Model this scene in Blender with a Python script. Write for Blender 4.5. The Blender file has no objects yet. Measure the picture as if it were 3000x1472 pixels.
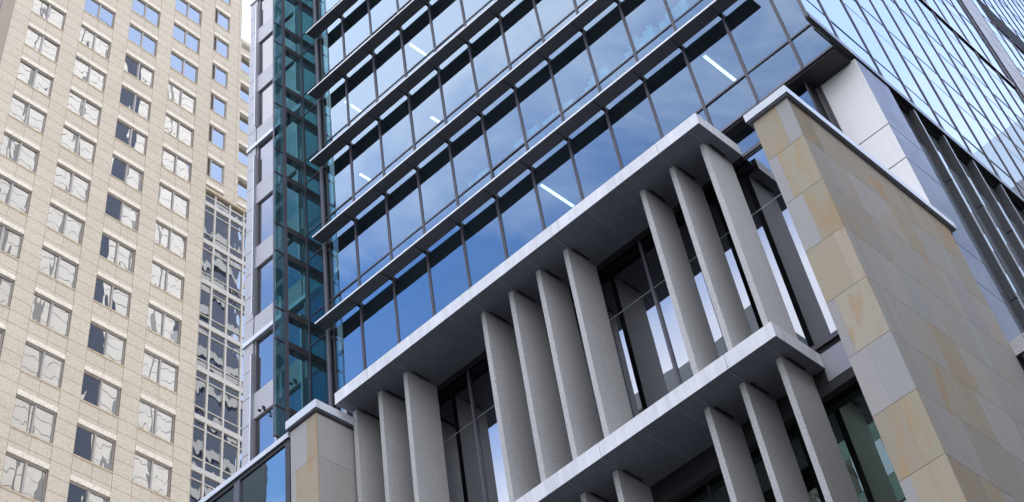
import bpy, math, random
from mathutils import Vector, Matrix
random.seed(7)
S = bpy.context.scene
C = S.collection
EYE = 1.6                     # camera height; all z below are metres above the eye

# ------------------------------------------------------------------ materials
def new_mat(name):
    m = bpy.data.materials.new(name); m.use_nodes = True
    nt = m.node_tree; nt.nodes.clear()
    out = nt.nodes.new('ShaderNodeOutputMaterial')
    return m, nt, out
def N(nt, t, **kw):
    n = nt.nodes.new(t)
    for k, v in kw.items():
        if k in ('op',): n.operation = v
        elif hasattr(n, k) and not k.startswith('i_'): setattr(n, k, v)
    return n
def lnk(nt, a, b): nt.links.new(a, b)
def val(nt, sock, v):
    if isinstance(v, (int, float)): sock.default_value = v
    elif isinstance(v, tuple): sock.default_value = v if len(v) == len(sock.default_value) else (*v, 1)
    else: nt.links.new(v, sock)
def mth(nt, op, a, b=0.0, c=None, clamp=False):
    n = nt.nodes.new('ShaderNodeMath'); n.operation = op; n.use_clamp = clamp
    val(nt, n.inputs[0], a); val(nt, n.inputs[1], b)
    if c is not None: val(nt, n.inputs[2], c)
    return n.outputs[0]
def mixc(nt, f, a, b, blend='MIX'):
    n = nt.nodes.new('ShaderNodeMix'); n.data_type = 'RGBA'; n.blend_type = blend
    val(nt, n.inputs[0], f); val(nt, n.inputs[6], a); val(nt, n.inputs[7], b)
    return n.outputs[2]
def noise(nt, vec, scale, detail=4, rough=.55, dist=0):
    n = nt.nodes.new('ShaderNodeTexNoise')
    n.inputs['Scale'].default_value = scale; n.inputs['Detail'].default_value = detail
    n.inputs['Roughness'].default_value = rough; n.inputs['Distortion'].default_value = dist
    if vec is not None: nt.links.new(vec, n.inputs['Vector'])
    return n.outputs['Fac']
def ramp(nt, f, a, b, lo=0.0, hi=1.0):
    n = nt.nodes.new('ShaderNodeMapRange'); n.clamp = True
    val(nt, n.inputs[0], f); n.inputs[1].default_value = a; n.inputs[2].default_value = b
    n.inputs[3].default_value = lo; n.inputs[4].default_value = hi
    return n.outputs[0]
def objco(nt): return nt.nodes.new('ShaderNodeTexCoord').outputs['Object']
def scaled(nt, vec, s):
    n = nt.nodes.new('ShaderNodeVectorMath'); n.operation = 'MULTIPLY'
    nt.links.new(vec, n.inputs[0]); n.inputs[1].default_value = s
    return n.outputs[0]
def bsdf(nt, out, col, rough=.6, metal=0.0, bump=None, bstr=.2, bdist=.01, spec=.4):
    p = nt.nodes.new('ShaderNodeBsdfPrincipled')
    val(nt, p.inputs['Base Color'], col); val(nt, p.inputs['Roughness'], rough)
    val(nt, p.inputs['Metallic'], metal); val(nt, p.inputs['Specular IOR Level'], spec)
    if bump is not None:
        b = nt.nodes.new('ShaderNodeBump'); b.inputs['Strength'].default_value = bstr
        b.inputs['Distance'].default_value = bdist
        nt.links.new(bump, b.inputs['Height']); nt.links.new(b.outputs[0], p.inputs['Normal'])
    nt.links.new(p.outputs[0], out.inputs['Surface'])
    return p

def m_metal(name, col, rough=.45, metal=0.0, streak=.06, spec=.5):
    """painted or anodised sheet metal, faint vertical streaks and blotches"""
    m, nt, out = new_mat(name); co = objco(nt)
    st = noise(nt, scaled(nt, co, (6, 6, .35)), 1.0, 5)
    bl = noise(nt, co, .9, 4)
    f = mth(nt, 'ADD', mth(nt, 'MULTIPLY', st, .65), mth(nt, 'MULTIPLY', bl, .35))
    f = ramp(nt, f, .35, .68)
    lo = tuple(c * (1 - streak * 1.6) for c in col); hi = tuple(min(1, c * (1 + streak)) for c in col)
    r = ramp(nt, bl, .3, .7, rough - .06, rough + .08)
    bsdf(nt, out, mixc(nt, f, lo, hi), r, metal, bl, .05, .01, spec)
    return m
def m_speckle(name, base, dark, light, sc=55, rough=.75, spotty=.42):
    """granite / reconstituted stone with mineral specks"""
    m, nt, out = new_mat(name); co = objco(nt)
    v = nt.nodes.new('ShaderNodeTexVoronoi'); v.inputs['Scale'].default_value = sc
    lnk(nt, co, v.inputs['Vector'])
    sp = nt.nodes.new('ShaderNodeSeparateColor'); lnk(nt, v.outputs['Color'], sp.inputs[0])
    d = ramp(nt, sp.outputs[0], .80, .86); l = ramp(nt, sp.outputs[1], .72, .85)
    big = noise(nt, co, .6, 4); fine = noise(nt, co, sc * .5, 3, .7)
    c = mixc(nt, ramp(nt, fine, .35, .65), tuple(x * .86 for x in base), tuple(x * 1.1 for x in base))
    c = mixc(nt, mth(nt, 'MULTIPLY', l, .45), c, light)
    c = mixc(nt, mth(nt, 'MULTIPLY', d, spotty * 2), c, dark)
    c = mixc(nt, ramp(nt, big, .3, .7, 0, .16), c, tuple(x * .7 for x in base))
    st = noise(nt, scaled(nt, co, (3, 3, .16)), 1.0, 5)
    c = mixc(nt, ramp(nt, st, .55, .8, 0, .2), c, tuple(x * .6 for x in base))
    v2 = nt.nodes.new('ShaderNodeTexVoronoi'); v2.inputs['Scale'].default_value = 1.7; lnk(nt, co, v2.inputs['Vector'])
    c = mixc(nt, ramp(nt, v2.outputs['Distance'], .045, .03), c, dark)
    bsdf(nt, out, c, rough, 0, fine, .15, .004, .3)
    return m
def m_plain(name, col, rough=.6, var=.12, sc=2.0, spec=.4, metal=0.0):
    m, nt, out = new_mat(name); co = objco(nt)
    f = noise(nt, co, sc, 5)
    bsdf(nt, out, mixc(nt, ramp(nt, f, .3, .7), tuple(c * (1 - var) for c in col), tuple(min(1, c * (1 + var)) for c in col)),
         ramp(nt, f, .3, .7, rough - .05, rough + .05), metal, f, .05, .01, spec)
    return m
def m_glass(name, tint, refl, base=.4, power=3.0, wav=0.0, wsc=.8, rough=0.0, grime=.05, stretch=(1, 1, 1)):
    """coated float glass: mirror coat over a tinted see-through body, gently wavy"""
    m, nt, out = new_mat(name); co = objco(nt)
    g = nt.nodes.new('ShaderNodeBsdfGlossy'); g.inputs['Roughness'].default_value = rough
    val(nt, g.inputs['Color'], refl)
    t = nt.nodes.new('ShaderNodeBsdfTransparent'); val(nt, t.inputs['Color'], tint)
    lw = nt.nodes.new('ShaderNodeLayerWeight'); lw.inputs['Blend'].default_value = .5
    f = mth(nt, 'POWER', lw.outputs['Facing'], power)
    f = mth(nt, 'MULTIPLY_ADD', f, 1 - base, base, clamp=True)
    if wav > 0:
        h = noise(nt, scaled(nt, co, stretch), wsc, 2.0, .5, .3)
        b = nt.nodes.new('ShaderNodeBump'); b.inputs['Strength'].default_value = 1.0
        b.inputs['Distance'].default_value = wav
        lnk(nt, h, b.inputs['Height']); lnk(nt, b.outputs[0], g.inputs['Normal'])
    mx = nt.nodes.new('ShaderNodeMixShader'); lnk(nt, f, mx.inputs[0])
    lnk(nt, t.outputs[0], mx.inputs[1]); lnk(nt, g.outputs[0], mx.inputs[2])
    d = nt.nodes.new('ShaderNodeBsdfDiffuse'); d.inputs['Color'].default_value = (.35, .36, .38, 1)
    dust = ramp(nt, noise(nt, scaled(nt, co, (1.5, 1.5, .5)), 1.0, 5), .4, .8, grime * .2, grime)
    m2 = nt.nodes.new('ShaderNodeMixShader'); lnk(nt, dust, m2.inputs[0])
    lnk(nt, mx.outputs[0], m2.inputs[1]); lnk(nt, d.outputs[0], m2.inputs[2])
    lnk(nt, m2.outputs[0], out.inputs['Surface'])
    return m
def m_emit(name, col, st):
    m, nt, out = new_mat(name)
    e = nt.nodes.new('ShaderNodeEmission'); e.inputs[0].default_value = (*col, 1); e.inputs[1].default_value = st
    lnk(nt, e.outputs[0], out.inputs['Surface']); return m
def m_blocks(name):
    """sandstone: each block carries its own colour; bedding lines, rusty veins and fine grain"""
    m, nt, out = new_mat(name); co = objco(nt)
    a = nt.nodes.new('ShaderNodeVertexColor'); a.layer_name = 'block'
    sep = nt.nodes.new('ShaderNodeSeparateColor'); lnk(nt, a.outputs['Color'], sep.inputs[0])
    sh = nt.nodes.new('ShaderNodeVectorMath'); sh.operation = 'ADD'
    lnk(nt, co, sh.inputs[0]); lnk(nt, a.outputs['Color'], sh.inputs[1])
    big = noise(nt, scaled(nt, sh.outputs[0], (1.2, .9, .45)), 1.3, 5, .6, 1.2)
    fine = noise(nt, co, 40, 4, .7)
    c = mixc(nt, ramp(nt, fine, .3, .7, 0, .22), a.outputs['Color'], (.20, .17, .13))
    warm = mth(nt, 'MULTIPLY', ramp(nt, big, .51, .66, 0, .75), ramp(nt, mth(nt, 'SUBTRACT', sep.outputs[0], sep.outputs[2]), .03, .12))
    c = mixc(nt, warm, c, (.42, .28, .155))
    bed = noise(nt, scaled(nt, sh.outputs[0], (.4, 5.0, .25)), 1.0, 4, .5, .4)
    c = mixc(nt, ramp(nt, bed, .5, .75, 0, .2), c, (.24, .215, .185))
    bsdf(nt, out, c, .85, 0, fine, .12, .004, .25)
    return m
def m_granite_wall(name, u0, pitch, w, z0, storey):
    """tower cladding: speckled buff granite with panel joints set out with the window grid"""
    m, nt, out = new_mat(name); co = objco(nt)
    s = nt.nodes.new('ShaderNodeSeparateXYZ'); lnk(nt, co, s.inputs[0])
    def line(c, off, per, hw):
        x = mth(nt, 'DIVIDE', mth(nt, 'SUBTRACT', c, off), per)
        x = mth(nt, 'ABSOLUTE', mth(nt, 'SUBTRACT', x, mth(nt, 'ROUND', x)))
        return mth(nt, 'LESS_THAN', mth(nt, 'MULTIPLY', x, per), hw)
    hz = line(s.outputs[2], z0, storey / 4, .020)
    vt = mth(nt, 'MAXIMUM', line(s.outputs[1], u0, pitch, .020),
             mth(nt, 'MAXIMUM', line(s.outputs[1], u0 + w, pitch, .020), line(s.outputs[1], u0 + w / 2, pitch, .016)))
    j = mth(nt, 'MAXIMUM', hz, vt)
    v = nt.nodes.new('ShaderNodeTexVoronoi'); v.inputs['Scale'].default_value = 16; lnk(nt, co, v.inputs['Vector'])
    spc = nt.nodes.new('ShaderNodeSeparateColor'); lnk(nt, v.outputs['Color'], spc.inputs[0])
    # each slab of stone a touch different
    br = nt.nodes.new('ShaderNodeTexWhiteNoise'); br.noise_dimensions = '2D'
    cell = nt.nodes.new('ShaderNodeCombineXYZ')
    lnk(nt, mth(nt, 'FLOOR', mth(nt, 'DIVIDE', mth(nt, 'SUBTRACT', s.outputs[1], u0), pitch / 3)), cell.inputs[0])
    lnk(nt, mth(nt, 'FLOOR', mth(nt, 'DIVIDE', mth(nt, 'SUBTRACT', s.outputs[2], z0), storey / 4)), cell.inputs[1])
    lnk(nt, cell.outputs[0], br.inputs[0])
    fine = noise(nt, co, 26, 4, .75); big = noise(nt, co, .11, 3)
    c = mixc(nt, br.outputs[0], (.535, .468, .378), (.58, .51, .415))
    c = mixc(nt, ramp(nt, fine, .4, .62, 0, .4), c, (.42, .37, .31))
    c = mixc(nt, mth(nt, 'MULTIPLY', ramp(nt, spc.outputs[0], .8, .9), .4), c, (.30, .25, .21))
    c = mixc(nt, ramp(nt, spc.outputs[1], .8, .9, 0, .3), c, (.72, .645, .55))
    c = mixc(nt, ramp(nt, big, .45, .7, 0, .12), c, (.45, .38, .31))
    c = mixc(nt, mth(nt, 'MULTIPLY', j, .72), c, (.20, .15, .11))
    bsdf(nt, out, c, .8, 0, fine, .1, .01, .25)
    return m

M = {}
M['white_metal'] = m_metal('white_metal', (.72, .71, .735), .42, .0, .11)
M['coping_metal'] = m_metal('coping_metal', (.66, .68, .73), .35, .0, .05)
M['soffit'] = m_metal('soffit_shade_tone', (.165, .17, .195), .55, 0, .10, .3)  # slab and coping undersides: their shade is put into this dark colour
M['seam'] = m_plain('seam_trim', (.34, .345, .36), .5)
M['slot'] = m_plain('slot_black', (.02, .02, .022), .7)
M['dark'] = m_plain('dark_frame', (.022, .021, .024), .5, .1)
M['mullion'] = m_plain('bronze_mullion', (.062, .055, .072), .38, .1, 2, .5)
M['mull_edge'] = m_plain('mullion_edge', (.15, .14, .175), .35, .1)
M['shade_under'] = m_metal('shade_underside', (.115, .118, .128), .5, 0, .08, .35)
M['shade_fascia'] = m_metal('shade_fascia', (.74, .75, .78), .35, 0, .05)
M['fin'] = m_speckle('precast_stone', (.49, .478, .472), (.22, .216, .215), (.60, .59, .585), 66, .8, .28)
M['lilac'] = m_speckle('pale_granite', (.50, .485, .515), (.40, .39, .41), (.60, .585, .62), 34, .65, .2)
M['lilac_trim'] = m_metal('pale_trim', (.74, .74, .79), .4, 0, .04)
M['trim_shaded'] = m_metal('pale_trim_shaded', (.42, .425, .46), .5, 0, .05)  # pale trim darkened as if shaded, for its sides and undersides
M['reveal'] = m_metal('reveal_grey', (.16, .15, .165), .5, 0, .06)
M['pale_panel'] = m_metal('pale_panel', (.76, .735, .73), .5, 0, .035)
M['pilaster'] = m_metal('pilaster_panel', (.27, .25, .265), .5, 0, .04)
M['blue_panel'] = m_metal('satin_panel', (.17, .185, .255), .48, .1, .06)
M['band'] = m_metal('band_panel', (.30, .30, .34), .4, .2, .06)
M['blade'] = m_metal('gunmetal_blade', (.065, .068, .075), .42, .2, .08)
M['blade_edge'] = m_metal('blade_edge', (.20, .205, .225), .35, .2, .05)
M['stone'] = m_blocks('sandstone_blocks')
M['mortar'] = m_plain('joint_fill', (.10, .085, .075), .9)
M['ceiling'] = m_plain('office_ceiling', (.10, .11, .12), .9)
M['core'] = m_plain('dark_interior', (.035, .037, .042), .9)
M['glass'] = m_glass('blue_office_glass', (.30, .50, .54), (.58, .72, .88), .18, 2.2, .0011, .55, 0, .02)
M['dglass'] = m_glass('dark_podium_glass', (.10, .12, .12), (.80, .82, .90), .31, 2.2, .0016, .5, 0, .02)
M['aglass'] = m_glass('annexe_glass', (.12, .16, .17), (.56, .64, .66), .34, 2.2, .0022, .6, 0, .06)
M['gglass'] = m_glass('green_podium_glass', (.20, .30, .25), (.62, .80, .70), .40, 2.2, .0016, .5, 0, .04)
M['wglass'] = m_glass('wing_glass', (.10, .14, .17), (.48, .515, .60), .55, 1.6, .0022, .5, 0, .02)
M['teal'] = m_glass('teal_glass', (.115, .30, .33), (.45, .62, .70), .06, 3.6, .0006, .6, 0, .03)
M['lglass'] = m_glass('pale_window_glass', (.15, .18, .22), (.47, .455, .48), .50, 2.0, .0012, .5, 0, .16)
M['tglass'] = m_glass('tower_window_glass', (.10, .13, .17), (.86, .83, .80), .40, 2.0, .016, .6, 0, .02, (1, 1, .42))
M['tframe'] = m_metal('tower_frame', (.36, .33, .31), .4, .2, .05)
M['tband'] = m_metal('tower_band', (.50, .465, .42), .45, 0, .05)
M['sill'] = m_speckle('sill_stone', (.52, .42, .30), (.3, .24, .18), (.66, .56, .44), 14, .8, .3)
M['lintel'] = m_speckle('lintel_stone', (.76, .68, .585), (.42, .36, .3), (.76, .70, .62), 14, .8, .25)
M['tube'] = m_emit('fluorescent_tube', (1, .98, .84), .95)
M['tube_warm'] = m_emit('louvred_lamp', (1, .86, .50), .55)
M['paper'] = m_plain('box_card', (.86, .89, .90), .8, .08)
M['asphalt'] = m_speckle('asphalt', (.05, .05, .052), (.03, .03, .03), (.09, .09, .09), 30, .9, .3)
M['paving'] = m_speckle('paving', (.30, .29, .28), (.2, .19, .18), (.4, .39, .38), 20, .85, .3)
M['far_stone'] = m_plain('far_stone', (.50, .46, .41), .85, .1, .5)
M['west_stone'] = m_plain('west_stone', (.66, .645, .61), .85, .06, .5)
M['far_dark'] = m_plain('far_dark', (.15, .17, .18), .8, .12, .5)
M['slot_glass'] = m_plain('slot_glass', (.17, .18, .19), .6, .1, 2, .2)
M['far_green'] = m_plain('far_green', (.21, .26, .225), .8, .15, .4)
M['navy'] = m_plain('navy_glass', (.040, .060, .105), .7, .1, .5, .1)
M['far_grey'] = m_plain('far_grey', (.30, .31, .32), .8, .1, .5)
M['far_glass'] = m_glass('far_glass', (.1, .2, .22), (.74, .86, .92), .65, 2, .01, .3)

# ------------------------------------------------------------------ mesh helpers
class MB:
    def __init__(s): s.v = []; s.f = []; s.m = []; s.c = []; s.mats = []
    def mi(s, mat):
        if mat not in s.mats: s.mats.append(mat)
        return s.mats.index(mat)
    def box(s, x0, x1, y0, y1, z0, z1, mat, col=None, mats=None):
        """mats: optional dict of face -> material, faces: -x +x -y +y -z +z"""
        b = len(s.v)
        s.v += [(x0, y0, z0), (x1, y0, z0), (x1, y1, z0), (x0, y1, z0), (x0, y0, z1), (x1, y0, z1), (x1, y1, z1), (x0, y1, z1)]
        fs = {'-z': (0, 3, 2, 1), '+z': (4, 5, 6, 7), '-y': (0, 1, 5, 4), '+x': (1, 2, 6, 5), '+y': (2, 3, 7, 6), '-x': (3, 0, 4, 7)}
        for k, f in fs.items():
            s.f.append(tuple(b + i for i in f)); s.m.append(s.mi((mats or {}).get(k, mat))); s.c.append(col)
        return s
    def quad(s, pts, mat, col=None):
        b = len(s.v); s.v += [tuple(p) for p in pts]
        s.f.append(tuple(range(b, b + len(pts)))); s.m.append(s.mi(mat)); s.c.append(col)
        return s
    def build(s, name, parent=None, origin=(0, 0, 0), bevel=0.0):
        me = bpy.data.meshes.new(name)
        me.from_pydata([(x - origin[0], y - origin[1], z - origin[2]) for x, y, z in s.v], [], s.f)
        for m in s.mats: me.materials.append(M[m])
        me.polygons.foreach_set('material_index', s.m)
        if any(c is not None for c in s.c):
            ca = me.color_attributes.new('block', 'FLOAT_COLOR', 'CORNER')
            i = 0
            for p, c in zip(me.polygons, s.c):
                for _ in p.vertices:
                    ca.data[i].color = (*(c or (.3, .3, .3)), 1); i += 1
        me.update()
        o = bpy.data.objects.new(name, me); C.objects.link(o)
        if parent is not None: o.parent = parent
        if bevel:
            bv = o.modifiers.new('bevel', 'BEVEL'); bv.width = bevel; bv.segments = 2; bv.limit_method = 'ANGLE'
        return o
def thing(name, label, cat, loc, rotz=0.0, group=None):
    o = bpy.data.objects.new(name, None); C.objects.link(o)
    o.location = (loc[0], loc[1], loc[2] + EYE); o.rotation_euler = (0, 0, rotz); o.empty_display_size = .5
    o['label'] = label; o['category'] = cat
    if group: o['group'] = group
    return o
def tag(o, label, cat, group=None):
    o['label'] = label; o['category'] = cat
    if group: o['group'] = group
    return o
def at(t): return (t.location.x, t.location.y, t.location.z - EYE)
def dup(root, loc, label):
    r = root.copy(); C.objects.link(r); r.location = (loc[0], loc[1], loc[2] + EYE); r['label'] = label
    for ch in list(root.children):
        c = ch.copy(); C.objects.link(c); c.parent = r
        for g in ch.children:
            d = g.copy(); C.objects.link(d); d.parent = c
    return r
GZ = -EYE
def structure(o): o['kind'] = 'structure'; return o

# ------------------------------------------------------------------ ground
structure(MB().quad([(-600, -600, 0), (600, -600, 0), (600, 600, 0), (-600, 600, 0)], 'asphalt').build('road'))
mb = MB()
mb.box(-140, -5, -2, 140, .004, .15, 'paving')
structure(mb.build('pavement'))

# ================================================================== 1. office building, blue curtain wall
YG = 25.09
XL, XR = -26.19, -7.49
P = 1.4985
MX = [-8.467 - P * k for k in range(12)]              # mullion axes, right to left
ST = 3.665
TR = [27.93 + ST * k for k in range(8)]               # transoms
SH = [30.42 + ST * k for k in range(7)]               # sunshade undersides
TOP = 55.2
off = thing('office_building', 'central blue glass office block with long grey sunshades over its storeys', 'office building', (-17, 30, GZ))
B = at(off)
# carcass behind the glass
mb = MB()
mb.box(-26.02, -8.7, 33.0, 46, GZ, TOP, 'core')
mb.box(-26.10, -26.02, 25.35, 46, 26.9, TOP, 'core')
mb.box(-26.12, -8.0, 25.3, 46, TOP, TOP + .5, 'white_metal')
mb.build('wall', off, B)
for k in range(8):
    z = TR[k] - 1.05
    mb = MB(); mb.box(-26.05, -7.75, 25.34, 33.0, z, z + .72, 'core', mats={'-z': 'ceiling'})
    if k == 0: continue
    mb.build('floor_slab', off, B)
# windows : one per bay and storey, vision pane and spandrel pane
xs = [XL] + MX[::-1] + [XR]
def pane(mb, x0, x1, y, z0, z1, mat, j=.006):
    a, b, c, d = [random.uniform(-j, j) for _ in range(4)]
    mb.quad([(x0, y + a, z0), (x1, y + b, z0), (x1, y + c, z1), (x0, y + a + c - b, z1)], mat)
count = 0
for k in range(7):
    for i in range(len(xs) - 1):
        x0, x1 = xs[i], xs[i + 1]
        mb = MB()
        if k == 0:
            zlo, zhi = 26.80, TR[0] - .03
            xr = x1 if i < len(xs) - 2 else -7.50
            if x1 > -13: pane(mb, x0 + .01, xr - .01, YG, zlo, zhi, 'glass')
        e = .01
        pane(mb, x0 + e, x1 - e, YG, TR[k] + .03, TR[k + 1] - .03, 'glass')
        mb.build('window', off, B)
# mullions
for i, x in enumerate(MX):
    mb = MB(); zb = 26.75
    mb.box(x - .040, x - .010, YG - .035, YG + .12, zb, TOP, 'mullion')
    mb.box(x + .010, x + .040, YG - .035, YG + .12, zb, TOP, 'mullion')
    mb.box(x - .010, x + .010, YG - .02, YG + .10, zb, TOP, 'dark', mats={'-y': 'mull_edge'})
    mb.build('mullion', off, B)
mb = MB(); mb.box(XL - .03, XL + .02, YG - .03, YG + .1, 25.6, TOP, 'dark'); mb.build('mullion', off, B)
for k in range(8):
    if TR[k] > TOP - 3: continue
    mb = MB()
    mb.box(XL, XR, YG - .03, YG + .08, TR[k] - .028, TR[k] + .028, 'mullion', mats={'-y': 'mullion'})
    mb.build('transom', off, B)
mb = MB(); mb.box(-18, XR, YG - .035, YG + .09, 26.735, 26.80, 'mullion', mats={'-y': 'mull_edge'}); mb.build('sill_frame', off, B)
# sunshades: a row of grey blades per storey held on brackets at the mullions
YS = 24.49
jx = [-26.45] + MX[::-1]
for k in range(7):
    rt = -7.62 if k else -9.02
    e = [x for x in jx if x < rt - .5] + [rt]
    mb = MB()
    for a, b in zip(e[:-1], e[1:]):
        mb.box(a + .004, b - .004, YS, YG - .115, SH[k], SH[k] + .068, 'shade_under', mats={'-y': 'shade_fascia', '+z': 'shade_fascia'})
    sh = mb.build('sunshade', off, B)
    for x in e[1:-1]:
        br = MB(); br.box(x - .05, x + .05, YG - .16, YG - .03, SH[k] - .025, SH[k] + .09, 'dark')
        br.box(x - .012, x + .012, YS + .05, YG - .10, SH[k] - .012, SH[k] - .002, 'slot')
        br.build('bracket', sh, B)
# the slot under the curtain wall and its recessed glass
mb = MB()
mb.box(-26.15, -7.50, YG + .02, 25.71, 26.67, 26.733, 'dark')
mb.box(-26.15, -7.50, 25.71, 33, 26.68, 26.90, 'dark')
mb.build('soffit', off, B)
mb = MB(); pane(mb, -17, -9.92, 25.40, 25.91, 26.70, 'glass'); pane(mb, -9.9, -8.70, 25.40, 20, 26.70, 'glass'); mb.build('recessed_glazing', off, B)
mb = MB(); mb.box(-8.70, -8.655, 25.34, 25.80, GZ, 26.69, 'dark'); mb.box(-8.655, -8.54, 25.80, 25.86, GZ, 26.69, 'reveal'); mb.box(-8.54, -8.502, 25.70, 25.86, GZ, 26.69, 'dark'); mb.build('jamb', off, B)
# podium glazing behind the fins
mb = MB()
mb.box(-26.1, -9.9, 25.34, 25.50, 25.80, 25.905, 'dark', mats={'-y': 'mullion'}); mb.box(-26.1, -9.9, 25.37, 25.5, 25.72, 25.80, 'slot')
mb.box(-26.0, -11.0, 25.07, 25.36, 25.66, 25.74, 'slot')
mb.build('head_frame', off, B)
# podium glazing behind the fins
YP = 25.40
px = [-26.1, -24.6, -22.9, -21.22, -19.5, -17.9, -16.3, -14.74, -13.1, -11.5, -9.9]
for a, b in zip(px[:-1], px[1:]):
    mb = MB(); pane(mb, a + .02, b - .02, YP, 24.07, 25.72, 'dglass'); pane(mb, a + .02, b - .02, YP, 19.3, 24.05, 'dglass'); mb.build('window', off, B)
    mb = MB(); pane(mb, a + .02, b - .02, YP, 8.0, 15.6, 'gglass'); pane(mb, a + .02, b - .02, YP, 15.64, 18.62, 'gglass'); mb.build('window', off, B)
for x in px[1:-1]:
    mb = MB(); mb.box(x - .035, x + .035, YP - .06, YP + .1, 19.3, 25.72, 'mull_edge'); mb.build('mullion', off, B)
    mb = MB(); mb.box(x - .035, x + .035, YP - .06, YP + .1, 8, 18.6, 'dark'); mb.build('mullion', off, B)
mb = MB(); mb.box(-26.1, -9.9, YP - .008, YP + .06, 24.052, 24.068, 'seam'); mb.build('transom', off, B)
mb = MB(); mb.box(-26.1, -9.9, YP - .018, YP + .06, 15.6, 15.64, 'dark'); mb.build('transom', off, B)
mb = MB()
mb.box(-26.1, -9.9, YG - .06, YG + .2, 19.43, 19.555, 'dark', mats={'-y': 'mullion'})
mb.box(-26.1, -9.9, YG + .02, YG + .2, 19.28, 19.43, 'slot')
mb.box(-10.95, -9.9, YG - .03, YG + .2, 18.59, 19.28, 'band'); mb.box(-26.1, -10.952, YG - .03, YG + .2, 18.59, 19.28, 'dark')  # band behind the slab painted black for the shade there
mb.box(-26.1, -9.9, YG - .02, YG + .2, 18.36, 18.59, 'slot')
mb.build('spandrel_band', off, B)
mb = MB()
for z in (25.85, 18.75): mb.box(-26.0, -9.95, YP + .2, 33, z - .1, z + .6, 'core', mats={'-z': 'ceiling'})
mb.box(-26.0, -9.95, 29.5, 29.7, GZ, 26.6, 'core')
mb.build('floor_slab', off, B)

# ---- ceiling lights inside the offices
def strip_light(x, y0, y1, z, label):
    t = thing('ceiling_light', label, 'ceiling light', (x, (y0 + y1) / 2, z), 0, 'lit strip lights in the blue offices')
    o = at(t)
    mb = MB(); mb.box(x - .07, x + .07, y0, y1, z, z + .06, 'lilac_trim'); mb.build('housing', t, o)
    mb = MB()
    mb.box(x - .040, x - .012, y0 + .03, y1 - .03, z - .022, z + .002, 'tube'); mb.box(x + .012, x + .040, y0 + .03, y1 - .03, z - .022, z + .002, 'tube')
    mb.build('tube', t, o)
    return t
strip_light(-17.68, 25.68, 27.2, 30.35, 'long bright strip light just above the white canopy slab')
strip_light(-11.2, 25.70, 27.2, 30.35, 'long bright strip light nearest the stone pier with white coping')
strip_light(-22.14, 25.7, 26.75, 41.3, 'bright strip light in the upper left of the blue offices')
strip_light(-22.1, 26.3, 26.75, 37.65, 'short stub of a strip light low in a middle left pane')
strip_light(-26.05 + .35, 26.2, 26.9, 37.65, 'short strip light beside the teal glass, lower of two there')
strip_light(-25.75, 25.74, 26.7, 41.3, 'strip light beside the teal glass, upper of two there')

# ---- pale boxes and folders on window sills behind the glass
def boxes(x0, x1, z, steps, label):
    t = thing('storage_boxes', label, 'storage boxes', ((x0 + x1) / 2, 25.5, z), 0, 'pale boxes along the office sills')
    mb = MB(); w = (x1 - x0) / len(steps)
    for i, h in enumerate(steps):
        g = random.uniform(-.03, .03)
        mb.box(x0 + i * w + .01, x0 + (i + 1) * w - .01, 25.22 + g, 25.62 + g, z, z + h, 'paper')
    mb.build('box', t, at(t), .006); return t
zs = TR[1] + .04
boxes(-20.3, -18.95, zs, [.22, .30, .34, .36, .36, .30], 'pale boxes on a sill behind the blue glass, farthest left of their row')
boxes(-18.3, -17.0, zs, [.20, .42, .45, .48, .50], 'stepped pale boxes on a sill behind the second bay from the left ones')
boxes(-16.8, -15.55, zs, [.34, .36, .36, .40, .42], 'level row of pale boxes above the strip light by the canopy')
boxes(-15.2, -14.1, zs, [.25, .33, .50, .58, .42, .66, .60], 'uneven stack of pale boxes behind the middle bay')
boxes(-13.6, -12.2, zs, [.30, .46, .60, .80, .55, .70, .75], 'tallest jagged pile of pale boxes right of the middle bay')
boxes(-12.0, -10.9, zs, [.55, .70, .70, .72], 'pale block of boxes farthest right on the sill')

# ================================================================== 2. fin screen with its two white slabs
scr = thing('fin_screen', 'projecting screen of speckled grey stone fins between white metal slabs', 'facade screen', (-17.6, 24, GZ))
B = at(scr)
SX0, SX1, SY = -24.386, -10.916, 23.25
def slab(z0, z1, joints, fins):
    mb = MB(); e = [SX0] + sorted(joints) + [SX1]
    for a, b in zip(e[:-1], e[1:]):
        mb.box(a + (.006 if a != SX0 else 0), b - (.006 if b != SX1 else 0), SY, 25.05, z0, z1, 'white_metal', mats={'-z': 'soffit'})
    mb.box(SX0 + .02, SX1 - .02, SY + .02, 25.0, z0 + .01, z1 - .01, 'slot')
    s = mb.build('canopy_slab', scr, B, .004)
    for x in fins + [-21.15, -20.02, -14.95, -14.55 + .6]:
        mb = MB(); mb.box(x + .146, x + .158, SY + .05, 25.0, z0 - .004, z0 + .01, 'seam'); mb.build('soffit_seam', s, B)
    for x in fins:
        mb = MB(); mb.box(x + .17, x + .235, SY + .78, SY + 1.45, z0 - .003, z0 + .01, 'slot'); mb.build('dark_strip', s, B)  # thin dark strip on the soffit beside each fin
    return s
FX = [-24.321, -23.30, -22.279, -19.237, -18.195, -17.182, -16.18, -13.455, -12.441, -11.415]
slab(25.555, 25.935, [-23.06, -18.99, -15.97, -12.26], FX)
slab(18.907, 19.289, [-23.06, -18.99, -15.96, -12.25], FX)
slab(12.25, 12.63, [-23.06, -18.99, -15.96, -12.25], FX)
for z0, z1 in ((19.289, 25.555), (12.63, 18.907)):
    for x in FX:
        mb = MB(); mb.box(x, x + .151, 23.86, 25.03, z0 + .002, z1 - .012, 'fin'); mb.build('stone_fin', scr, B, .006)

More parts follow.
